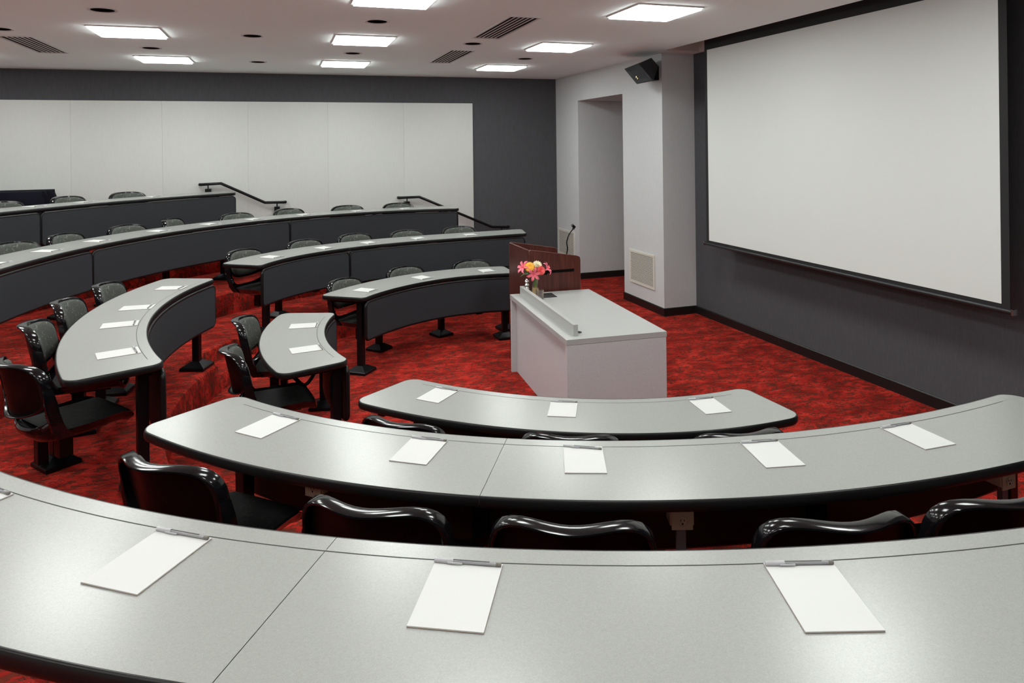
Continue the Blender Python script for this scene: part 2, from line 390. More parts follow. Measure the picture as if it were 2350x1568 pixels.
CANS = [(-1.35, 6.49, 'dark round downlight on the left, nearest the camera'), (0.85, 6.46, 'dark round downlight between the two nearer middle lights'),
        (-0.25, 7.605, 'dark round downlight between left and middle lights, nearer one'), (2.05, 7.60, 'dark round downlight between the two slatted vents'),
        (-1.355, 8.79, 'dark round downlight between the two left lights'), (0.85, 8.73, 'dark round downlight between the two farther middle lights'),
        (-0.26, 9.9, 'dark round downlight between left and middle lights, by the far wall'), (3.07, 8.76, 'dark round downlight between the two farther right lights'),
        (-2.45, 7.73, 'dark round downlight cut by the left edge of the photo')]
def downlight():
    t = thing('downlight', 'x', 'downlight')
    bm = bmesh.new(); lathe(bm, [(.088, -.001), (.11, -.006), (.114, 0.0)], 28); a = obj('trim_ring', bm, M_TRIM, t)
    bm = bmesh.new(); V = lathe(bm, [(.088, -.003), (.078, -.002), (.06, -.0015)], 28); cap(bm, V[-1]); b = obj('baffle', bm, M_GDARK, t)
    kids(t, a, b); return t
proto = downlight()
for i, (x, y, lab) in enumerate(CANS):
    o = proto if i == 0 else copy_tree(proto); o.location = (x, y, CEIL)
    tag(o, lab, 'downlight', 'round ceiling downlights')
def vent(x0, x1, y0, y1, label):
    t = thing('ceiling_vent', label, 'air vent', ((x0 + x1) / 2, (y0 + y1) / 2, CEIL), 0, 'slatted ceiling vents')
    w, l = (x1 - x0) / 2, (y1 - y0) / 2
    bm = bmesh.new(); bbox(bm, -w, w, -l, l, -.003, -.0005); obj('dark_opening', bm, M_GDARK, t, smooth=0)
    bm = bmesh.new(); e = .018
    for a in ((-w - e, -w, -l - e, l + e), (w, w + e, -l - e, l + e), (-w, w, -l - e, -l), (-w, w, l, l + e)): bbox(bm, a[0], a[1], a[2], a[3], -.012, 0)
    obj('frame', bm, M_TRIM, t, smooth=0)
    for i in range(5):
        x = -w + (i + 1) * 2 * w / 6
        bm = bmesh.new(); box(bm, (x, 0, -.006), (.017, 2 * l, .004)); obj('slat', bm, M_TRIM, t, smooth=0)
vent(1.94, 2.20, 5.88, 7.13, 'large slatted vent in the ceiling, nearer of the two right of centre')
vent(1.94, 2.20, 8.12, 9.40, 'slatted ceiling vent right of centre, nearer the far wall')
vent(-2.60, -2.33, 8.16, 9.42, 'slatted ceiling vent at the upper left by the photo edge')

# wall grilles
def grille(y0, y1, z0, z1, label):
    t = thing('wall_grille', label, 'wall vent', (X_COL, (y0 + y1) / 2, z0), 0, 'cream louvred wall grilles')
    w, hh = (y1 - y0) / 2, z1 - z0; e = .03
    bm = bmesh.new(); bbox(bm, -.003, 0, -w + e, w - e, e, hh - e); obj('dark_opening', bm, M_GDARK, t, smooth=0)
    bm = bmesh.new()
    for a in ((-w, w, 0, e), (-w, w, hh - e, hh), (-w, -w + e, e, hh - e), (w - e, w, e, hh - e)): bbox(bm, -.014, 0, a[0], a[1], a[2], a[3])
    obj('frame', bm, M_GRILLE, t, smooth=0, bev=.002)
    n = 22
    bm = bmesh.new()
    for i in range(n): box(bm, (-.009, 0, e + (i + .5) * (hh - 2 * e) / n), (.008, 2 * (w - e), .0095))
    obj('louvres', bm, M_GRILLE, t, smooth=0)
grille(8.052, 8.733, 0.285, 0.735, 'cream louvred grille low on the light grey column, right of the alcove')
grille(10.66, 11.36, 0.30, 0.74, 'cream louvred grille behind the microphone, left of the alcove')

# ------------------------------------------------------------ projection screen
t = thing('projection_screen', 'large white projection screen with black border hanging on the right wall', 'projection screen', (4.72, 5.3, 0.98))
def yz(y, z): return Vector((0, y - 5.3, z - .98))
bm = bmesh.new(); bbox(bm, -.0005, .0005, 3.50 - 5.3, 7.118 - 5.3, 1.01 - .98, 3.50 - .98); obj('border_fabric', bm, M_SCRB, t, smooth=0)
bm = bmesh.new(); bbox(bm, -.0025, -.0008, 3.56 - 5.3, 7.064 - 5.3, 1.042 - .98, 3.258 - .98); obj('screen_surface', bm, M_SCREEN, t, smooth=0)
bm = bmesh.new(); lathe(bm, [(.0, 0), (.016, 0.0), (.018, .01), (.018, 3.66), (.016, 3.67), (0, 3.67)], 14)
bmesh.ops.rotate(bm, verts=bm.verts, cent=(0, 0, 0), matrix=Matrix.Rotation(-pi / 2, 3, 'X')); bmesh.ops.translate(bm, verts=bm.verts, vec=(0, 3.475 - 5.3, .018))
obj('bottom_bar', bm, M_BAR, t)
for y in (3.475, 7.145):
    bm = bmesh.new(); box(bm, (0, y - 5.3, .018), (.042, .012, .042)); obj('end_cap', bm, M_CHROME, t, smooth=0, bev=.003)
bm = bmesh.new(); lathe(bm, [(0, 0), (.055, 0), (.055, 3.9), (0, 3.9)], 18)
bmesh.ops.rotate(bm, verts=bm.verts, cent=(0, 0, 0), matrix=Matrix.Rotation(-pi / 2, 3, 'X')); bmesh.ops.translate(bm, verts=bm.verts, vec=(.055, 3.36 - 5.3, 3.50 - .98))
obj('roller', bm, M_BAR, t)

# ------------------------------------------------------------ wall speaker
S = lambda x, y, z: Vector((x, y, z + CAM_Z))
pa, pb, pe, pf = S(4.25, 8.228, .971), S(4.16, 7.67, .968), S(4.18, 7.345, .735) , S(4.25, 7.892, .744)
pb = S(4.12, 7.598, .96); pe = S(4.18, 7.37, .742)
pc, pd = S(4.38, 7.755, 1.06), S(4.47, 7.745, .962)
t = thing('wall_speaker', 'black loudspeaker mounted high on the light grey column', 'speaker', (4.4, 7.95, 3.0))
bm = bmesh.new()
for p in (pa, pb, pe, pf, pc, pd, S(4.52, 8.28, 1.02), S(4.54, 8.0, .80)): bm.verts.new(p)
bmesh.ops.convex_hull(bm, input=bm.verts); obj('cabinet', bm, M_GRID, t, origin=t.location, smooth=20)
n_ = (pb - pa).cross(pf - pa).normalized()
if n_.dot(Vector((-1, -1, -.3))) < 0: n_ = -n_
cen = (pa + pb + pe + pf) / 4
bm = bmesh.new(); q1 = [cen + (p - cen) * .95 + n_ * .002 for p in (pa, pb, pe, pf)]; q2 = [cen + (p - cen) * .93 + n_ * .010 for p in (pa, pb, pe, pf)]
V = grid(bm, [q1, q2], True); cap(bm, V[1]); cap(bm, V[0], True); obj('front_grille', bm, M_GRID, t, origin=t.location, smooth=0)
bm = bmesh.new(); c_ = cen + (pf - cen) * .25 + n_ * .011; box(bm, c_, (.02, .02, .02)); box(bm, c_ + Vector((0, -.03, -.02)), (.014, .014, .014)); obj('badge', bm, M_BRASS, t, origin=t.location)
bm = bmesh.new(); bbox(bm, 4.5, X_COL, 7.9, 8.06, 2.98, 3.16); obj('wall_bracket', bm, M_BLK, t, origin=t.location, smooth=0)

# ------------------------------------------------------------ handrails
def rail(pts, posts, label):
    t = thing('handrail', label, 'handrail', (pts[0][0], Y_FAR, pts[0][2]), 0, 'black handrails on the far wall')
    bm = bmesh.new(); y = Y_FAR - .10
    P_ = [(pts[0][0], Y_FAR - .03, pts[0][2])] + [(pts[0][0] , y + .02, pts[0][2]), (pts[0][0] + .03, y, pts[0][2])]
    P_ += [(p[0], y, p[2]) for p in pts[1:-1]] + [(pts[-1][0] - .03, y, pts[-1][2]), (pts[-1][0], y + .02, pts[-1][2]), (pts[-1][0], Y_FAR - .03, pts[-1][2])]
    tube(bm, P_, .021, 12); obj('rail', bm, M_BLK, t, origin=t.location)
    for x, z in posts:
        bm = bmesh.new(); tube(bm, [(x, y, z - .01), (x, y, z - .075)], .009, 8); bbox(bm, x - .04, x + .04, Y_FAR - .135, Y_FAR - .026, z - .24, z - .065)
        obj('bracket', bm, M_BLK, t, origin=t.location)
Z = CAM_Z
rail([(-1.125, 0, Z - .53), (-.835, 0, Z - .52), (-.223, 0, Z - .827), (.072, 0, Z - .831)], [(-1.01, Z - .53), (-.05, Z - .83)], 'black metal handrail with a bend in the middle of the pale far wall')
rail([(1.798, 0, Z - .826), (2.129, 0, Z - .823), (3.351, 0, Z - 1.369), (3.649, 0, Z - 1.383)], [(1.93, Z - .826), (3.52, Z - 1.38)], 'long black metal handrail sloping onto the charcoal part of the far wall')

# ------------------------------------------------------------ tables
def rim_inset(s, rc):           # how far a rounded corner is set in at distance s from the end
    return rc - math.sqrt(max(0, rc * rc - (rc - s) ** 2)) if s < rc else 0.0
def foot_bm(bm, c, rot, post_top, s=.21, pw=.058):
    M = Matrix.Translation(c) @ Matrix.Rotation(rot, 4, 'Z')
    def ring(h, z): return [M @ Vector((x * h, y * h, z)) for x, y in ((-1, -1), (1, -1), (1, 1), (-1, 1))]
    V = grid(bm, [ring(s / 2 - .004, 0), ring(s / 2, .004), ring(s / 2, .024), ring(s / 2 - .006, .030), ring(pw / 2 + .008, .068)], True)
    cap(bm, V[0], True); cap(bm, V[-1])
def post_bm(bm, c, rot, z0, z1, pw=.058):
    M = Matrix.Translation(c) @ Matrix.Rotation(rot, 4, 'Z')
    def ring(h, z): return [M @ Vector((x * h, y * h, z)) for x, y in ((-1, -1), (1, -1), (1, 1), (-1, 1))]
    V = grid(bm, [ring(pw / 2, z0), ring(pw / 2, z1)], True); cap(bm, V[0], True); cap(bm, V[-1])
def table(sec, a0, a1, label, c0=.07, c1=.07, skirt=True, legs=(), outlets=(), group='curved seminar tables', brace=False):
    """a0<a1 degrees; c0,c1 corner radius at each end (0 = butt joint to the next table)"""
    z = TZ[ROW[sec]]; zt = z + TOP
    am = (a0 + a1) / 2; org = P(sec, am, DEPTH / 2, z)
    t = thing('curved_table', label, 'table', org, 0, group)
    r_ = rf(sec, am); L = R(a1 - a0) * r_
    S_ = []
    for c, sgn in ((c0, 1), (c1, -1)):
        if c: S_ += [(c * (1 - cos(pi / 2 * k / 8))) if sgn > 0 else L - c * (1 - cos(pi / 2 * k / 8)) for k in range(9)]
        else: S_ += [0 if sgn > 0 else L]
    n = max(8, int(L / .05)); S_ += [c0 + (L - c0 - c1) * k / n for k in range(1, n)]
    S_ = sorted(set(round(s, 6) for s in S_))
    gap = 0.0008
    lo, hi = [], []
    for s in S_:
        a = a0 + degrees(s / r_); i0 = max(rim_inset(s, c0) if c0 else 0, rim_inset(L - s, c1) if c1 else 0)
        sa = a + (degrees(gap / r_) if (s == 0 and not c0) else -degrees(gap / r_) if (s == S_[-1] and not c1) else 0)
        lo.append((sa, i0)); hi.append((sa, DEPTH - i0))
    fr = [P(sec, a, o_, zt) for a, o_ in lo]; bk = [P(sec, a, o_, zt) for a, o_ in hi]
    bm = bmesh.new(); k = 5
    rows = [[f + (b - f) * (i / k) for f, b in zip(fr, bk)] for i in range(k + 1)]
    grid(bm, rows); grid(bm, [[p - Vector((0, 0, .03)) for p in r] for r in (rows[0], rows[-1])])
    top = obj('tabletop', bm, M_LAM, t, origin=org, smooth=30)
    # rounded black edge swept around the outline
    loop = fr + bk[::-1]
    def nrm(i):
        p, q = loop[(i - 1) % len(loop)], loop[(i + 1) % len(loop)]
        if (q - p).length < 1e-6: return Vector((0, 0, 0))
        d = (q - p).normalized(); return Vector((d.y, -d.x, 0))
    cen = sum(loop, Vector()) / len(loop)
    N = [nrm(i) for i in range(len(loop))]
    # orientation: the front edge must be pushed towards the centre of the room
    if N[len(fr) // 2].dot(-er(am)) < 0: N = [-x for x in N]
    prof = [(-.0015, 0.0002), (.002, .0002), (.005, -.003), (.0075, -.010), (.009, -.020), (.008, -.030), (.004, -.038), (-.002, -.041), (-.03, -.041)]
    ends = []
    m_ = len(fr)
    bm = bmesh.new()
    def sweep(idx, closed):
        rows = [[loop[i] + N2[i] * p + Vector((0, 0, q)) for i in idx] for p, q in prof]; grid(bm, rows, closed)
    N2 = list(N)
    if not c0:  # butt joint at a0: keep the corner normals square
        N2[0] = -er(a0) ; N2[-1] = er(a0)
    if not c1:
        N2[m_ - 1] = -er(a1); N2[m_] = er(a1)
    full = list(range(len(loop)))
    if c0 and c1: sweep(full, True)
    elif c0: sweep(list(range(m_, len(loop))) + list(range(0, m_)), False)
    elif c1: sweep(full, False)
    else: sweep(list(range(0, m_)), False); sweep(list(range(m_, len(loop))), False)
    # underside sheet
    grid(bm, [[p - Vector((0, 0, .040)) for p in r] for r in (rows[0], rows[-1])])
    band = obj('edge_band', bm, M_BAND, top, origin=org, smooth=50)
    # cable groove
    g0 = a0 + (degrees(.13 / r_) if c0 else 0); g1 = a1 - (degrees(.13 / r_) if c1 else 0)
    A = [g0 + (g1 - g0) * i / 40 for i in range(41)]
    bm = bmesh.new(); grid(bm, [[P(sec, a, GROOVE - .0016, zt + .0004) for a in A], [P(sec, a, GROOVE + .0016, zt + .0004) for a in A]])
    obj('groove', bm, M_SLOT, top, origin=org)
    # modesty panel with rounded corners
    if skirt:
        k0 = a0 + degrees((.03 if c0 else .012) / r_); k1 = a1 - degrees((.03 if c1 else .012) / r_)
        Ls = R(k1 - k0) * r_; zl, zh, rc = z + .325, z + .682, .045
        S2 = sorted(set([rc * (1 - cos(pi / 2 * i / 6)) for i in range(7)] + [Ls - rc * (1 - cos(pi / 2 * i / 6)) for i in range(7)] + [rc + (Ls - 2 * rc) * i / 40 for i in range(41)]))
        def row(off, zz):
            out = []
            for s in S2:
                i_ = rim_inset(s, rc) if s < rc else rim_inset(Ls - s, rc)
                out.append(P(sec, k0 + degrees(s / r_), off, zh - i_ if zz else zl + i_))
            return out
        f1, f0 = row(-.012, 1), row(-.012, 0); b1, b0 = row(.016, 1), row(.016, 0)
        bm = bmesh.new()
        grid(bm, [f0, f1]); V = grid(bm, [f1, b1]); grid(bm, [b0, f0]); grid(bm, [b1, b0], mat_i=1)
        sk = obj('modesty_panel', bm, [M_SKIRT, M_SKBACK], t, origin=org, smooth=40)
        o1 = [p for p in f1] ; edge = row(-.013, 1)
        lp = row(.002, 1) + row(.002, 0)[::-1]
        bm = bmesh.new(); tube(bm, lp + [lp[0]], .0155, 8, caps=False); obj('panel_edge', bm, M_BAND, sk, origin=org, smooth=60)
        for a in (k0 + degrees(.25 / r_), (k0 + k1) / 2, k1 - degrees(.25 / r_)):
            bm = bmesh.new(); c = P(sec, a, .03, z + .66); box(bm, c, (.04, .06, .10), Matrix.Rotation(R(a + 90), 3, 'Z')); obj('panel_bracket', bm, M_BLK, t, origin=org, smooth=0)
    for a, off in legs:
        c = P(sec, a, off, z); rot = R(a)
        bm = bmesh.new(); post_bm(bm, c, rot, .05, TOP - .04); lg = obj('leg', bm, M_BLK, t, origin=org, smooth=0, bev=.004)
        bm = bmesh.new(); foot_bm(bm, c, rot, 0); obj('foot', bm, M_BLK, lg, origin=org, smooth=0)
        # support arm under the top, from the post to the back edge
        bm = bmesh.new(); p0 = P(sec, a, .03, zt - .062); p1 = P(sec, a, DEPTH - .05, zt - .055)
        box(bm, (p0 + p1) / 2, (.045, (p1 - p0).length, .03), Matrix.Rotation(R(a + 90), 3, 'Z')); obj('support_arm', bm, M_BLK, t, origin=org, smooth=0)
    if brace:
        a = brace; p0 = P(sec, a, .12, z + .42); bm = bmesh.new()
        tube(bm, smooth_pts([P(sec, a, .36, zt - .05), P(sec, a, .25, z + .55), P(sec, a, .19, z + .50), P(sec, a, .13, z + .56), P(sec, a, .09, z + .66)]), .013, 8)
        obj('cable_hook', bm, M_BLK, t, origin=org)
    for a in outlets:
        r0 = 3.61 - rf(sec, a)
        c = P(sec, a, r0, z + .612); Mz = Matrix.Rotation(R(a + 90), 3, 'Z')
        ob = Matrix.Translation(c) @ Mz.to_4x4()
        bm = bmesh.new(); box(bm, (0, .032, .02), (.085, .065, .13)); bx_ = finish(bm, 'outlet_box', M_OUTLET, 0, bev=.004)
        o = bpy.data.objects.new('outlet_box', bx_); COL.objects.link(o); bx_.transform(Matrix.Translation(-org) @ ob); o.parent = t
        bm = bmesh.new(); box(bm, (0, -.003, .0), (.075, .006, .115)); 
        pl = finish(bm, 'face_plate', M_OUTLET, 0, bev=.002); q = bpy.data.objects.new('face_plate', pl); COL.objects.link(q); pl.transform(Matrix.Translation(-org) @ ob); q.parent = o
        for s_ in (.026, -.026):
            bm = bmesh.new(); V = lathe(bm, [(0, 0), (.0165, 0), (.0175, .0015)], 20, (0, 0, 0))
            bmesh.ops.rotate(bm, verts=bm.verts, cent=(0, 0, 0), matrix=Matrix.Rotation(pi / 2, 3, 'X')); bmesh.ops.translate(bm, verts=bm.verts, vec=(0, -.0085, s_))
            sm = finish(bm, 'socket', M_OUTLET, 30); q2 = bpy.data.objects.new('socket', sm); COL.objects.link(q2); sm.transform(Matrix.Translation(-org) @ ob); q2.parent = o
            bm = bmesh.new()
            box(bm, (-.006, -.0088, s_ + .004), (.002, .001, .009)); box(bm, (.006, -.0088, s_ + .004), (.002, .001, .007)); box(bm, (0, -.0088, s_ - .008), (.005, .001, .006))
            sm = finish(bm, 'socket_slots', M_GDARK, 0); q2 = bpy.data.objects.new('socket_slots', sm); COL.objects.link(q2); sm.transform(Matrix.Translation(-org) @ ob); q2.parent = o
        bm = bmesh.new(); c2 = P(sec, a, r0 - .02, z + .305); box(bm, c2, (.032, .02, .5), Matrix.Rotation(R(a + 90), 3, 'Z')); obj('conduit', bm, M_TUBE, t, origin=org, smooth=0)
    return t

table('A', 89.0, 144.3, 'front-row curved table with three notepads on the far side, left of the wood lectern', c0=.045, c1=.045, legs=((142.0, .09), (92.0, .07)))
table('B', 160.4, 199.6, 'short two-seat curved table in the front row between the two aisles', legs=((165.8, .06), (197, .06)), brace=189.5)
table('C', 216.0, 272.8, 'front-row curved table with three notepads directly before the grey desk', legs=((219.5, .08), (244, .08), (269, .08)))
table('D', 121.1, 144.4, 'left half of the second-row table on the far side, two notepads', c0=0, c1=.045, legs=((140.6, .08),))
table('D', 79.0, 121.1, 'right half of the second-row table on the far side, reaching behind the lectern', c1=0, c0=.045, legs=((81.5, .07),))
table('E', 156.6, 203.0, 'long curved table with four notepads at the left, between the two aisles', legs=((160.4, .06), (200.2, .08)))
table('F', 216.8, 241.0, 'left half of the near second-row table, with a rounded left corner and two notepads', c1=0, legs=((219.6, .08), (239.5, .08)), outlets=(229.4,))
table('F', 241.0, 282.5, 'right half of the near second-row table, with three notepads', c0=0, legs=((262, .08), (280, .08)), outlets=(251.7, 273.3))
table('G', 89.7, 119.6, 'right third of the third-row table, ending before the far-wall handrail', c1=0, legs=((92, .08),))
table('G', 119.6, 153.2, 'middle third of the third-row table, between the two panel gaps', c0=0, c1=0, legs=())
table('G', 153.2, 182, 'left third of the third-row table, cut by the left edge of the photo', c0=0, legs=((178, .08),))
table('H', 199, 238.9, 'left half of the large foreground table, cut by the left edge of the photo', c1=0, legs=((203, .08), (236, .08)))
table('H', 238.9, 283, 'right half of the large foreground table, cut by the bottom right corner', c0=0, legs=((245, .08), (280, .08)))
table('I', 120.2, 145.5, 'right half of the back-row table before the first handrail', c1=0, legs=((123, .08), (143, .08)))
table('I', 145.5, 172, 'left half of the back-row table, cut by the left edge of the photo', c0=0, legs=((149, .08), (170, .08)))

# ------------------------------------------------------------ chairs
def y_back(x, z):
    q = min(1, abs(x) / .22); return -.385 + (.80 - z) * .20 + .047 * q * q * (3 - 2 * q) + .044 * (abs(x) / .24) ** 2
def outline(phi, k=1.0):
    n = 3.8 if sin(phi) >= 0 else 2.2
    cx_, sz = cos(phi), sin(phi)
    rr = (abs(cx_) ** n + abs(sz) ** n) ** (-1 / n)
    x = .254 * rr * cx_ * k; zz = .640 + (.163 if sz >= 0 else .134) * rr * sz * k
    return x, zz
def back_surface(bm, k0, ks, offs, nphi=56, mi=0):
    rows = []
    for k, of in zip(ks, offs):
        rows.append([Vector((x, y_back(x, zz) + of, zz)) for x, zz in (outline(2 * pi * j / nphi, k) for j in range(nphi))])
    V = grid(bm, rows, True, mi); cap(bm, V[-1]); return V
def chair_proto():
    t = thing('seminar_chair', 'x', 'chair')
    # back shell: rim + recessed rear
    bm = bmesh.new()
    back_surface(bm, 1, [1.0, 1.0, .985, .955, .935, .92, .6, .25], [.008, -.034, -.042, -.044, -.040, -.014, -.012, -.012])
    back_surface(bm, 1, [1.0, .985, .95, .5, .2], [.008, .014, .014, .012, .012])
    shell = obj('back_shell', bm, M_GLOSS, t, smooth=50)
    bm = bmesh.new(); back_surface(bm, 1, [.918, .6, .2], [-.0155, -.0135, -.0135]); rp = obj('rear_panel', bm, M_RECESS, shell, smooth=50)
    # padded front
    bm = bmesh.new(); back_surface(bm, 1, [.90, .895, .86, .75, .5, .2], [.010, .020, .030, .036, .040, .041]); pad = obj('back_cushion', bm, M_BACKC, t, smooth=60)
    kids(t, shell, pad); kids(shell, rp)
    # side uprights and ribbed collars
    for s in (-1, 1):
        bm = bmesh.new(); rows = []
        YB = lambda z: y_back(.250, z) - .014
        for x, y, z, w, d in ((.240, YB(.70), .70, .010, .036), (.249, YB(.66), .66, .016, .052), (.251, YB(.60), .60, .020, .060), (.250, YB(.54), .54, .022, .060), (.248, -.238, .49, .024, .060), (.242, -.222, .445, .026, .070), (.226, -.18, .39, .022, .08)):
            rows.append([Vector((s * (x + a * w / 2), y + b * d / 2, z)) for a, b in ((-1, -1), (1, -1), (1.3, 0), (1, 1), (-1, 1))])
        V = grid(bm, rows, True); cap(bm, V[0], True); cap(bm, V[-1]); u = obj('upright', bm, M_GLOSS, t, smooth=60)
        bm = bmesh.new()
        for k in range(4):
            box(bm, (s * .2500, YB(.53) + .000 + k * .003, .532 - k * .012), (.032, .068, .007), Matrix.Rotation(R(-14), 3, 'X'))
        c = obj('ribbed_collar', bm, M_GLOSS, u, smooth=0, bev=.0015); kids(u, c); kids(t, u)
    # seat bucket
    prof = [(-.300, .468, .0), (-.298, .462, .0), (-.287, .442, .0), (-.257, .424, 0), (-.20, .412, 0), (-.05, .408, 0), (.08, .414, 0), (.152, .412, 0), (.190, .398, 0), (.203, .378, 0)]
    nu = 18
    def sp(u, i, low=False):
        y, z, _ = prof[i]; k = i / (len(prof) - 1); au = abs(u)
        hw = .236 - .014 * k
        rear = max(0, 1 - i / 4.0)
        yy = y + .085 * au ** 2 * rear + (-.02 * au ** 3 if i > 6 else 0)
        zz = z + (.070 * au ** 4 * rear) + (.018 * au ** 8 if i > 2 else 0) - .045 * (1 - au) ** 0 * 0 - (.030 * (1 - au ** 2) * rear)
        if low:
            thick = .012 + (.045 if 3 <= i <= 8 else .02 if i == 2 else 0) * (1 - au ** 6)
            zz -= thick; hw -= .012; yy += (-.008 if i < 3 else -.0)
        return Vector((u * hw, yy, zz))
    U = [-1 + 2 * j / nu for j in range(nu + 1)]
    bm = bmesh.new()
    T_ = [[sp(u, i) for u in U] for i in range(len(prof))]; Bq = [[sp(u, i, True) for u in U] for i in range(len(prof))]
    grid(bm, T_); grid(bm, Bq)
    grid(bm, [T_[0], Bq[0]]); grid(bm, [T_[-1], Bq[-1]])
    grid(bm, [[r[0] for r in T_], [r[0] for r in Bq]]); grid(bm, [[r[-1] for r in T_], [r[-1] for r in Bq]])
    bucket = obj('seat_shell', bm, M_GLOSS, t, smooth=55)
    bm = bmesh.new()
    yr = [-.235, -.225, -.17, -.08, .01, .09, .148, .173, .180]
    rows = []
    for j, y in enumerate(yr):
        e = .0 if j in (0, len(yr) - 1) else .014
        rows.append([Vector((u * (.205 - .01 * j / 8 - (.006 if e == 0 else 0)), y, .412 + e * (1 - abs(u) ** 10) + (.012 if j == 0 else .004 * (j == 1)) - (.004 if j > 6 else 0) + .012 * abs(u) ** 8 * (0.4))) for u in U])
    grid(bm, rows); sc = obj('seat_cushion', bm, M_SEATC, t, smooth=60)
    kids(t, bucket, sc)
    # mechanism under the seat
    bm = bmesh.new(); bbox(bm, -.09, .09, -.13, .10, .335, .372); bbox(bm, -.035, .035, -.13, -.06, .21, .34)
    mech = obj('swivel_housing', bm, M_BLK, t, smooth=0, bev=.004); kids(t, mech)
    return t
def pedestal_mesh():
    bm = bmesh.new(); post_bm(bm, Vector((0, 0, 0)), 0, .05, .36); pm = finish(bm, 'post', M_BLK, 0, bev=.004)
    bm = bmesh.new(); foot_bm(bm, Vector((0, 0, 0)), 0, 0, s=.20); fm = finish(bm, 'foot', M_BLK, 0)
    bm = bmesh.new(); bbox(bm, 0, 1, -.025, .025, .315, .355); am_ = finish(bm, 'swing_arm', M_BLK, 0)
    return pm, fm, am_
PM, FM, AM = pedestal_mesh()
CH = chair_proto(); first = [True]
def chair(sec, r, a, label, group, turn=0, post=None, twin=False, zb=None):
    """(r, a): top of the backrest, polar; turn: degrees away from facing the centre; post: world xy of the pedestal"""
    z = TZ[ROW[sec]]; o = CH if first[0] else copy_tree(CH); first[0] = False
    h = a + 180 + turn; f = Vector((cos(R(h)), sin(R(h)), 0))
    top = Vector((CX + r * cos(R(a)), CY + r * sin(R(a)), z)); c = top + f * .37
    o.location = c; o.rotation_euler = (0, 0, R(h - 90)); tag(o, label, 'chair', group)
    right = Vector((f.y, -f.x, 0))
    if post is None: pw = P(sec, a - degrees(.38 / r), DEPTH - .03, z)
    else: pw = Vector((post[0], post[1], z))
    loc = Matrix.Rotation(-R(h - 90), 4, 'Z') @ (pw - c)
    p = bpy.data.objects.new('post', PM); COL.objects.link(p); p.parent = o; p.location = (loc.x, loc.y, 0)
    ft = bpy.data.objects.new('foot', FM); COL.objects.link(ft); ft.parent = p
    if twin:
        p2 = bpy.data.objects.new('post', PM); COL.objects.link(p2); p2.parent = o; p2.location = (loc.x + .02, loc.y - .09, 0)
    ar = bpy.data.objects.new('swing_arm', AM); COL.objects.link(ar); ar.parent = o
    d = Vector((0, -.03, 0)) - Vector((loc.x, loc.y, 0)); ar.location = (loc.x, loc.y, 0); ar.scale = (d.length, 1, 1); ar.rotation_euler = (0, 0, math.atan2(d.y, d.x))
    return o
ordl = ['first', 'second', 'third', 'fourth', 'fifth', 'sixth', 'seventh', 'eighth']
gA = 'chairs at the far front-row table'
chair('A', 2.74, 133.5, 'grey-green backed black chair, leftmost of three at the far front-row table', gA)
chair('A', 2.75, 114.8, 'grey-green backed black chair, middle of three at the far front-row table', gA)
chair('A', 2.66, 96.8, 'grey-green backed black chair, nearest the lectern at the far front-row table', gA)
gB = 'chairs at the short two-seat table'
chair('B', 2.84, 169.3, 'grey-green backed chair at the far end of the short two-seat table', gB, 2)
chair('B', 2.84, 187.6, 'black chair seen side-on at the near end of the short two-seat table', gB, 0)
gC = 'chairs behind the front-row table before the desk'
for i, (r, a) in enumerate(((2.82, 226.8), (2.78, 244.9), (2.80, 262.2))):
    chair('C', r, a, 'black chair rim peeking over the near second-row table, %s of three' % ('leftmost', 'middle', 'rightmost')[i], gC)
gD = 'chairs at the far second-row table'
for i, (r, a, tn) in enumerate(((3.97, 136.8, 0), (3.98, 124.1, 0), (3.99, 113.7, 4), (3.86, 103.5, 0), (3.90, 92.3, 4))):
    chair('D', r, a, 'grey-green backed black chair, %s from the left at the far second-row table' % ordl[i], gD, tn)
gE = 'chairs at the long left table'
for i, (r, a, tn) in enumerate(((4.02, 164.9, 6), (4.04, 174.0, 4), (4.02, 184.2, 2))):
    chair('E', r, a, 'grey-green backed chair at the left four-pad table, %s' % ('farthest one', 'second from the far end', 'third from the far end')[i], gE, tn, post=tuple(P('E', (169.5, 174.5, 181.5)[i], DEPTH - .03)[:2]))
chair('E', 4.03, 197.6, 'glossy black chair at far left, seen from behind with its empty seat showing', gE, 20, post=(-1.31, 4.97), twin=True)
gF = 'chairs behind the near second-row table'
for i, (r, a, tn) in enumerate(((4.04, 224.0, 3), (4.05, 236.6, 0), (4.05, 245.7, 0), (4.05, 257.3, 0), (4.03, 265.6, 0))):
    chair('F', r, a, 'glossy black chair back behind the foreground table, %s' % ('leftmost, turned with its seat showing', 'second from the left', 'at the middle of the photo', 'second from the right', 'rightmost, cut by the photo edge')[i], gF, tn)
gG = 'chairs at the third-row table'
for i, (r, a, tn) in enumerate(((5.38, 155.5, -16), (5.40, 148.9, 8), (5.42, 140.3, 0), (5.52, 133.3, 30), (5.42, 124.3, 2), (5.42, 116.2, 10), (5.28, 107.1, -4), (5.20, 98.8, 4))):
    chair('G', r, a, 'grey-green backed chair, %s from the left at the third-row table' % ordl[i], gG, tn, post=(-.70, 9.71) if i == 3 else None)
gI = 'chairs at the back-row table'
for i, (r, a, tn) in enumerate(((6.68, 145.2, 0), (6.72, 138.2, 10), (6.74, 131.3, 0))):
    chair('I', r, a, 'grey-green backed black chair at the back-row table, %s' % ('leftmost by the photo edge', 'middle one beside the draped table', 'rightmost against the pale wall')[i], gI, tn)

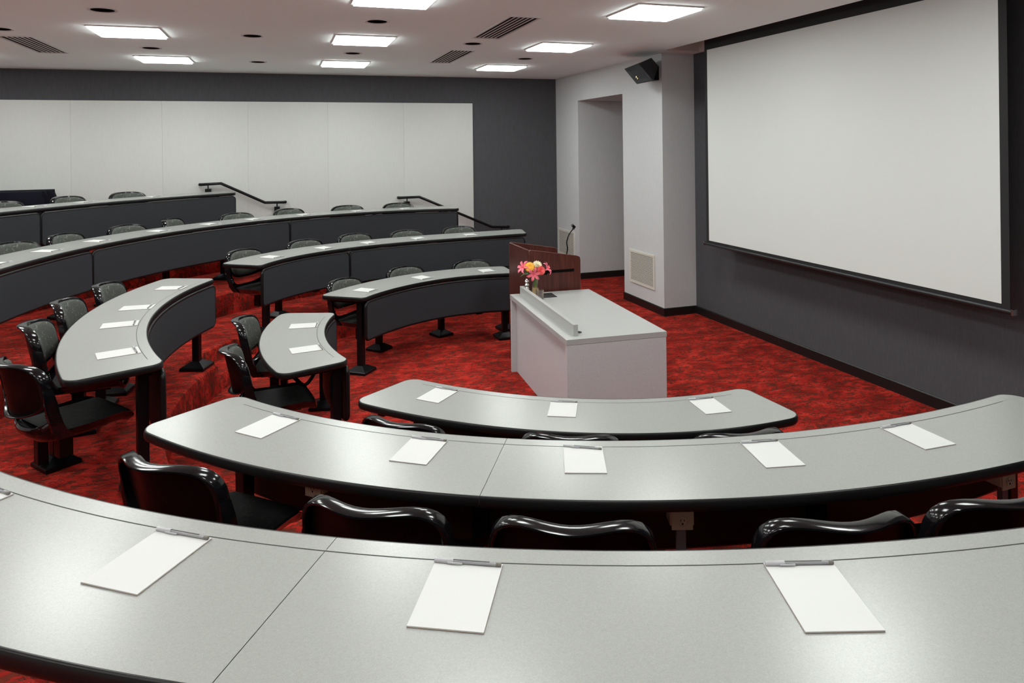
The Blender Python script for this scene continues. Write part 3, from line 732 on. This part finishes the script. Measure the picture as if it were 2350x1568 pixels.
# ------------------------------------------------------------ notepads and pens
def pad_mesh():
    bm = bmesh.new(); bbox(bm, -.075, .075, -.218, 0, .0008, .0032); paper = finish(bm, 'sheets', M_PAPER, 0)
    bm = bmesh.new(); bbox(bm, -.0753, .0753, -.2183, 0.0003, 0, .0008); card = finish(bm, 'backing_card', M_BACKING, 0)
    return paper, card
PAP, CRD = pad_mesh()
def pen_meshes():
    def cyl(prof, name, m, n=12):
        bm = bmesh.new(); V = lathe(bm, [(r, z) for z, r in prof], n); cap(bm, V[0], True); cap(bm, V[-1])
        bmesh.ops.rotate(bm, verts=bm.verts, cent=(0, 0, 0), matrix=Matrix.Rotation(pi / 2, 3, 'Y')); return finish(bm, name, m, 40)
    barrel = cyl([(-.035, .0038), (-.034, .0040), (.062, .0040), (.063, .0036)], 'barrel', M_PENB)
    capm = cyl([(-.0755, .0040), (-.0745, .0050), (-.05, .0052), (-.034, .0054), (-.033, .0050)], 'cap', M_PENC)
    plug = cyl([(.062, .0042), (.063, .0044), (.0725, .0043), (.0735, .0036)], 'end_plug', M_PLUG)
    bm = bmesh.new(); bbox(bm, -.034, .048, -.0012, .0012, .0030, .0045); ink = finish(bm, 'ink_tube', M_INK, 0)
    bm = bmesh.new(); bbox(bm, -.045, -.012, -.0075, -.0050, -.0018, .0012); clip = finish(bm, 'clip', M_PENC, 0)
    return barrel, capm, plug, ink, clip
PEN = pen_meshes()
def pad_pen(sec, a, padlab, penlab, gp, twist=0, poff=0.0, dy=0.0, ptw=0.0):
    z = TZ[ROW[sec]] + TOP + .0006
    g_ = GROOVE + .006 + dy
    c = P(sec, a, g_, z); rz = R(a + 90)     # local +Y points to the centre of the room
    n_ = thing('notepad', padlab, 'notepad', c, rz + R(twist), gp + ', notepads')
    for m, nm in ((PAP, 'sheets'), (CRD, 'backing_card')):
        o = bpy.data.objects.new(nm, m); COL.objects.link(o); o.parent = n_
    fw = -er(a)
    pc = c - fw * (.010 + poff) + Vector((0, 0, .0032 + .0044))
    p = thing('pen', penlab, 'pen', pc, rz + R(twist) + R(ptw), gp + ', pens')
    # cap end lies to the viewer's left of the pad
    for m, nm in zip(PEN, ('barrel', 'cap', 'end_plug', 'ink_tube', 'clip')):
        o = bpy.data.objects.new(nm, m); COL.objects.link(o); o.parent = p
PADS = {
 'A': ('the far front-row table', [(136.2, 'leftmost of three'), (116.1, 'middle of three'), (96.0, 'rightmost of three')], {}),
 'B': ('the short two-seat table', [(171.5, 'farther of two'), (188.7, 'nearer of two')], {}),
 'C': ('the front-row table before the grey desk', [(224.6, 'leftmost of three'), (243.5, 'middle of three'), (263.7, 'rightmost of three')], {}),
 'D': ('the far second-row table', [(136.5, 'first from the left'), (124.3, 'second from the left'), (114.6, 'third from the left'), (103.7, 'fourth from the left'), (91.8, 'rightmost, behind the lectern side')], {}),
 'E': ('the left four-pad table', [(163.8, 'farthest from the camera'), (175.8, 'second from the far end'), (184.4, 'third from the far end'), (196.8, 'nearest the camera')], {}),
 'F': ('the near second-row table', [(224.1, 'leftmost'), (235.9, 'just left of the seam'), (246.2, 'just right of the seam, slightly askew'), (258.0, 'second from the right'), (268.7, 'rightmost')], {}),
 'G': ('the long third-row table', [(165.4, 'cut by the left photo edge'), (157.2, 'second from the left'), (149.4, 'third from the left'), (139.6, 'fourth from the left'), (131.3, 'fifth from the left'), (124.1, 'sixth from the left'), (115.7, 'third from the right'), (106.7, 'second from the right'), (98.5, 'rightmost')], {}),
 'H': ('the foreground table', [(226.1, 'cut by the left photo edge'), (234.4, 'left of the diagonal seam'), (243.1, 'at the middle of the photo'), (252.1, 'at the lower right')], {}),
 'I': ('the back-row table', [(144.1, 'leftmost'), (138.5, 'middle'), (130.0, 'rightmost')], {}),
}
for sec, (where, L_, _) in PADS.items():
    for a, w_ in L_:
        kw = {}
        if sec == 'F' and a == 246.2: kw = dict(twist=3.0, poff=.004, ptw=-11)
        if sec == 'E': kw = dict(dy=.0 if a not in (175.8,) else -.01, poff=.012)
        if sec in 'AD' : kw = dict(dy=.022, poff=-.002)
        if sec == 'G': kw = dict(dy=.03, poff=0)
        if sec == 'I': kw = dict(dy=.10, poff=0)
        pad_pen(sec, a, 'white notepad on %s, %s' % (where, w_), 'clear capped pen on notepad, %s, %s' % (where, w_), where, **kw)

# ------------------------------------------------------------ teacher's desk
DR = R(-3.6); DC = Vector((2.437, 5.612, 0))
def dloc(x, y, z): return Matrix.Rotation(DR, 4, 'Z') @ Vector((x, y, z))
t = thing('presentation_desk', 'grey speckled laminate desk with a raised ledge in front of the wood lectern', 'desk', DC, DR)
W2, L2 = .405, .835
bm = bmesh.new(); bbox(bm, -W2, W2, -L2, L2, .70, .74); obj('desktop', bm, M_DTOP, t, smooth=0, bev=.0015)
bm = bmesh.new(); bbox(bm, -W2 + .004, W2 - .004, -L2 + .002, -L2 + .034, 0, .698); obj('end_panel', bm, M_DESK, t, smooth=0, bev=.0015)
bm = bmesh.new(); bbox(bm, -W2 + .004, W2 - .004, L2 - .034, L2 - .002, 0, .698); obj('end_panel', bm, M_DESK, t, smooth=0, bev=.0015)
bm = bmesh.new(); bbox(bm, -W2 + .055, -W2 + .08, -L2 + .034, L2 - .034, 0, .70); obj('front_panel', bm, M_DESK, t, smooth=0)
bm = bmesh.new(); bbox(bm, W2 - .45, W2 - .43, -L2 + .034, L2 - .034, .35, .37); obj('shelf', bm, M_DESK, t, smooth=0)
bm = bmesh.new(); bbox(bm, -W2 + .085, -W2 + .122, -L2 + .085, L2 - .06, .74, .825); obj('raised_ledge', bm, M_DTOP, t, smooth=0, bev=.0015)
bm = bmesh.new(); V = lathe(bm, [(0, .7400), (.026, .7400), (.030, .7420), (.026, .7435), (.018, .7415), (0, .7412)], 20, (-W2 + .155, -L2 + .18, 0)); obj('cable_grommet', bm, M_BLK, t)
top_z = .7402
o = obj('black_card', (lambda b: (bbox(b, -.075, .075, -.09, .09, 0, .004), b)[1])(bmesh.new()), M_CARD, None, smooth=0)
o.location = (2.395, 6.285, top_z); o.rotation_euler = (0, 0, R(-4)); tag(o, 'small flat black card on the desk next to the drinking glass', 'card')

# ------------------------------------------------------------ lectern
t = thing('lectern', 'mahogany lectern with sloping sides behind the grey desk', 'lectern', (2.56, 6.81, 0))
O = Vector((2.56, 6.81, 0)); LX0, LX1, LY0, LY1, LH = 2.292, 2.835, 6.49, 7.125, 1.148
def side(y, name):
    bm = bmesh.new(); zt0, zt1 = LH, LH - .085
    pts = [(LX0, 0), (LX1, 0), (LX1, zt1 - .03)]
    for k in range(1, 6): pts.append((LX1 - .03 + .03 * cos(pi / 2 * k / 5), zt1 - .03 + .03 * sin(pi / 2 * k / 5)))
    for k in range(0, 5): pts.append((LX0 + .02 - .02 * sin(pi / 2 * k / 4), zt0 - .02 + .02 * cos(pi / 2 * k / 4)))
    rows = [[Vector((x, yy, z)) for x, z in pts] for yy in (y, y + .026)]
    V = grid(bm, rows, True); cap(bm, V[0], True); cap(bm, V[1]); return obj(name, bm, M_WOOD, t, origin=O, smooth=30)
s1 = side(LY0, 'side_panel'); s2 = side(LY1 - .026, 'side_panel')
bm = bmesh.new(); bbox(bm, LX0 - .004, LX0 + .022, LY0 + .026, LY1 - .026, 0, LH - .004); obj('front_panel', bm, M_WOOD, t, origin=O, smooth=0, bev=.003)
bm = bmesh.new(); a, b, c, d = (LX0 + .022, LY0 + .026, LH - .10), (LX1 - .03, LY0 + .026, LH - .20), (LX1 - .03, LY1 - .026, LH - .20), (LX0 + .022, LY1 - .026, LH - .10)
lo_ = [Vector(p) - Vector((0, 0, .02)) for p in (a, b, c, d)]; V = grid(bm, [[Vector(p) for p in (a, b, c, d)], lo_], True); cap(bm, V[0]); cap(bm, V[1], True); obj('reading_top', bm, M_WOOD, t, origin=O, smooth=0)
bm = bmesh.new(); bbox(bm, LX0 + .10, LX0 + .475, LY0 - .0015, LY0 + .002, .912, .94); bbox(bm, LX0 + .15, LX0 + .19, LY0 - .002, LY0 + .002, .90, .915); obj('shelf_slot', bm, M_GDARK, s1, origin=O, smooth=0)
bm = bmesh.new()
for y in (LY0 + .013, LY1 - .013): 
    for e in (-.0125, .0125): tube(bm, [(LX0 + .001, y + e, LH - .03), (LX0 + .006, y + e, LH - .008), (LX0 + .02, y + e, LH + .0005), (LX1 - .03, y + e, LH - .085), (LX1 - .008, y + e, LH - .095), (LX1, y + e, LH - .12), (LX1, y + e, .70)], .0022, 6)
tube(bm, [(LX0 - .003, LY0 + .026, LH - .004), (LX0 - .003, LY1 - .026, LH - .004)], .003, 6)
obj('edge_trim', bm, M_EDGE, t, origin=O)
# gooseneck microphone
t = thing('gooseneck_microphone', 'black gooseneck microphone rising from the lectern', 'microphone', (2.80, 6.8, LH - .19))
mp = [(2.785, 6.8, .955), (2.80, 6.8, .975), (2.815, 6.8, 1.03), (2.828, 6.8, 1.095), (2.82, 6.8, 1.15), (2.827, 6.8, 1.19), (2.845, 6.8, 1.235), (2.872, 6.8, 1.272), (2.893, 6.8, 1.293)]
bm = bmesh.new(); tube(bm, smooth_pts(mp, 4), .0065, 8); obj('gooseneck', bm, M_BLK, t, origin=t.location)
bm = bmesh.new(); tube(bm, [(2.893, 6.8, 1.293), (2.905, 6.8, 1.315)], .013, 10); tube(bm, [(2.912, 6.8, 1.312), (2.878, 6.79, 1.338)], .014, 12, radii=None); obj('microphone_head', bm, M_BLK, t, origin=t.location)
bm = bmesh.new(); lathe(bm, [(0, .02), (.02, .018), (.025, 0), (0, 0)], 14, (2.785, 6.8, .945)); obj('base', bm, M_BLK, t, origin=t.location)

# ------------------------------------------------------------ vase, flowers, glass
VX, VY = 2.275, 6.27
t = thing('glass_vase', 'clear glass vase with amber beads holding the flowers on the desk', 'vase', (VX, VY, top_z))
bm = bmesh.new()
lathe(bm, [(.0, .0), (.034, .0), (.037, .006), (.036, .05), (.029, .11), (.027, .15), (.038, .185), (.036, .185), (.0255, .15), (.0275, .11), (.034, .05), (.034, .008), (0, .008)], 24)
obj('vase_body', bm, M_GLASS, t, smooth=60)
bm = bmesh.new(); lathe(bm, [(0, .0085), (.033, .0085), (.0335, .05), (.0295, .085), (0, .085)], 20); obj('amber_beads', bm, M_WATER, t, smooth=60)
def flower(name, label, cat, top, tilt, build, stem_from=(VX, VY)):
    T = Vector(top); t = thing(name, label, cat, T, 0, 'flowers in the glass vase')
    bm = bmesh.new(); p0 = Vector((stem_from[0] + (T.x - stem_from[0]) * .05, stem_from[1] + (T.y - stem_from[1]) * .05, top_z + .09)) - T
    mid = Vector((p0.x * .75, p0.y * .75, p0.z * .45)); tube(bm, smooth_pts([p0, mid, Vector((0, 0, -.004))], 5), .0025, 6); obj('stem', bm, M_STEM, t)
    rot = Vector((0, 0, 1)).rotation_difference(Vector(tilt).normalized()).to_matrix()
    build(t, rot); return t
def petals(n, L, w, curl, rise, rot, ph=0, k=6):
    bm = bmesh.new()
    for i in range(n):
        a = 2 * pi * i / n + ph; rows = []
        for j in range(k + 1):
            s = j / k; r = L * s * (1 - .12 * curl * s); z = rise * s * (1 - s * .2) - curl * .5 * L * max(0, s - .55) ** 2 * 3
            ww = w * (sin(pi * min(1, s * .93 + .05)) ** .8) + .0006
            rows.append([rot @ (Matrix.Rotation(a, 3, 'Z') @ Vector((r, q * ww, z + abs(q) * ww * .25))) for q in (-1, -.5, 0, .5, 1)])
        grid(bm, rows)
    return bm
def lily(t, rot):
    for k in range(6): 
        bm = petals(1, .082, .0135, 1.0, .040, rot, k * pi / 3); obj('petal', bm, M_PINK, t, smooth=80)
    bm = bmesh.new()
    for i in range(6): tube(bm, [rot @ Vector((0, 0, .0)), rot @ (Matrix.Rotation(i * pi / 3 + .4, 3, 'Z') @ Vector((.010, 0, .035)))], .0012, 5)
    obj('stamens', bm, M_CORAL, t)
def gerbera(t, rot):
    for j, (n, L, m) in enumerate(((22, .054, M_ORANGE), (20, .043, M_YELLOW), (16, .028, M_ORANGE))):
        bm = petals(n, L, .0058, .25, .006 + .006 * j, rot, j * .13); obj('petal_ring', bm, m, t, smooth=80)
def mum(m):
    def f(t, rot):
        for j, (n, L, rs) in enumerate(((16, .045, .006), (14, .040, .018), (10, .030, .028), (6, .016, .032))):
            bm = petals(n, L, .0075, -.2, rs, rot, j * .21); obj('petal_ring', bm, m, t, smooth=80)
    return f
FZ = top_z
# viewer-right direction across the bouquet is u, up is z
u = Vector((cos(YAW), -sin(YAW), 0)); vw = Vector((-.31, -.87, .25))
B0 = Vector((VX, VY, 0))
def at(px, pz, dep=0): p = B0 + u * (px * .00409) + Vector((-.31, -.95, 0)) * dep; return (p.x, p.y, FZ + pz * .00409)
# offsets in units of 4 mm from the vase foot: (right, up)
flower('lily', 'pink lily at the left of the bouquet, pointing away left', 'flower', at(-27, 68, .0), (-.75, -.35, .45), lily)
flower('lily', 'pink lily facing forward at the bottom middle of the bouquet', 'flower', at(-4, 56, .06), (-.25, -.9, -.15), lily)
flower('lily', 'pink lily at the right of the bouquet', 'flower', at(26, 65, .0), (.75, -.5, .5), lily)
flower('gerbera_daisy', 'orange and yellow daisy at the top of the bouquet', 'flower', at(-13, 71, .03), (-.25, -.8, .5), gerbera)
flower('chrysanthemum', 'cream white flower between the orange daisy and the right lily', 'flower', at(5, 74, .0), (.05, -.6, .8), mum(M_CREAM))
flower('chrysanthemum', 'coral red flower right of the forward-facing lily', 'flower', at(12, 63, .05), (.15, -.9, .35), mum(M_CORAL))
for k, (lab, tip, w) in enumerate((('long green leaf drooping left from the vase', (-34, 47), .011), ('green leaf rising right above the vase rim', (14, 50), .012))):
    T = Vector(at(*tip)); b = Vector((VX, VY, FZ + .15)); bm = bmesh.new(); rows = []
    for j in range(9):
        s = j / 8; p = b + (T - b) * s + Vector((0, 0, .05 * sin(pi * s))); ww = w * sin(pi * (s * .95 + .03)) ** .7 + .0008
        n2 = Vector((-.3, -.5, .8)); d2 = (T - b).cross(n2).normalized()
        rows.append([p + d2 * q * ww + Vector((0, 0, abs(q) * .003)) for q in (-1, -.5, 0, .5, 1)])
    grid(bm, rows); tag(obj('leaf', bm, M_LEAF, None, smooth=80, origin=b), lab, 'leaf', 'leaves in the glass vase')
t = thing('drinking_glass', 'clear straight drinking glass between the vase and the black card', 'glass', (2.268, 6.135, top_z))
bm = bmesh.new(); lathe(bm, [(0, 0), (.034, 0), (.036, .004), (.039, .095), (.0375, .095), (.0345, .012), (0, .010)], 28); obj('glass_body', bm, M_GLASS, t, smooth=60)
t = thing('chrome_shaker', 'small chrome ribbed stand beside the vase behind the desk ledge', 'metal stand', (2.222, 6.36, top_z))
bm = bmesh.new(); prof = [(0, 0), (.026, 0), (.028, .006), (.012, .014)]
for k in range(4): prof += [(.012, .018 + k * .034), (.023, .028 + k * .034), (.024, .036 + k * .034), (.012, .047 + k * .034)]
prof += [(.008, .158), (0, .16)]
lathe(bm, prof, 22); obj('turned_body', bm, M_CHROME, t, smooth=60)

# ------------------------------------------------------------ black-draped table at the far left
t = thing('draped_table', 'table under a black cloth by the far wall at the upper left', 'table', (-4.2, 10.9, TZ[3]))
DX0, DX1, DY0, DY1, DH = -5.3, -2.955, 10.62, 11.28, CAM_Z - .535 - TZ[3]
bm = bmesh.new(); N_ = 120; per = []
def perim(s):
    w, l = DX1 - DX0, DY1 - DY0; tot = 2 * (w + l); s *= tot
    if s < w: return (DX0 + s, DY0, 0, -1)
    s -= w
    if s < l: return (DX1, DY0 + s, 1, 0)
    s -= l
    if s < w: return (DX1 - s, DY1, 0, 1)
    s -= w; return (DX0, DY1 - s, -1, 0)
rows = []
for z, fl in ((DH, 0), (DH - .012, .010), (DH - .10, .07), (DH * .6, .11), (DH * .3, .12), (.012, .13)):
    r = []
    for i in range(N_):
        x, y, nx, ny = perim(i / N_); wv = fl * (.55 + .45 * sin(i * .9 + sin(i * .37) * 2)); r.append((x + nx * wv + .0, y + ny * min(wv, .05), z + TZ[3]))
    rows.append(r)
V = grid(bm, rows, True); cap(bm, V[0]); obj('tablecloth', bm, M_CLOTH, t, origin=t.location, smooth=60)
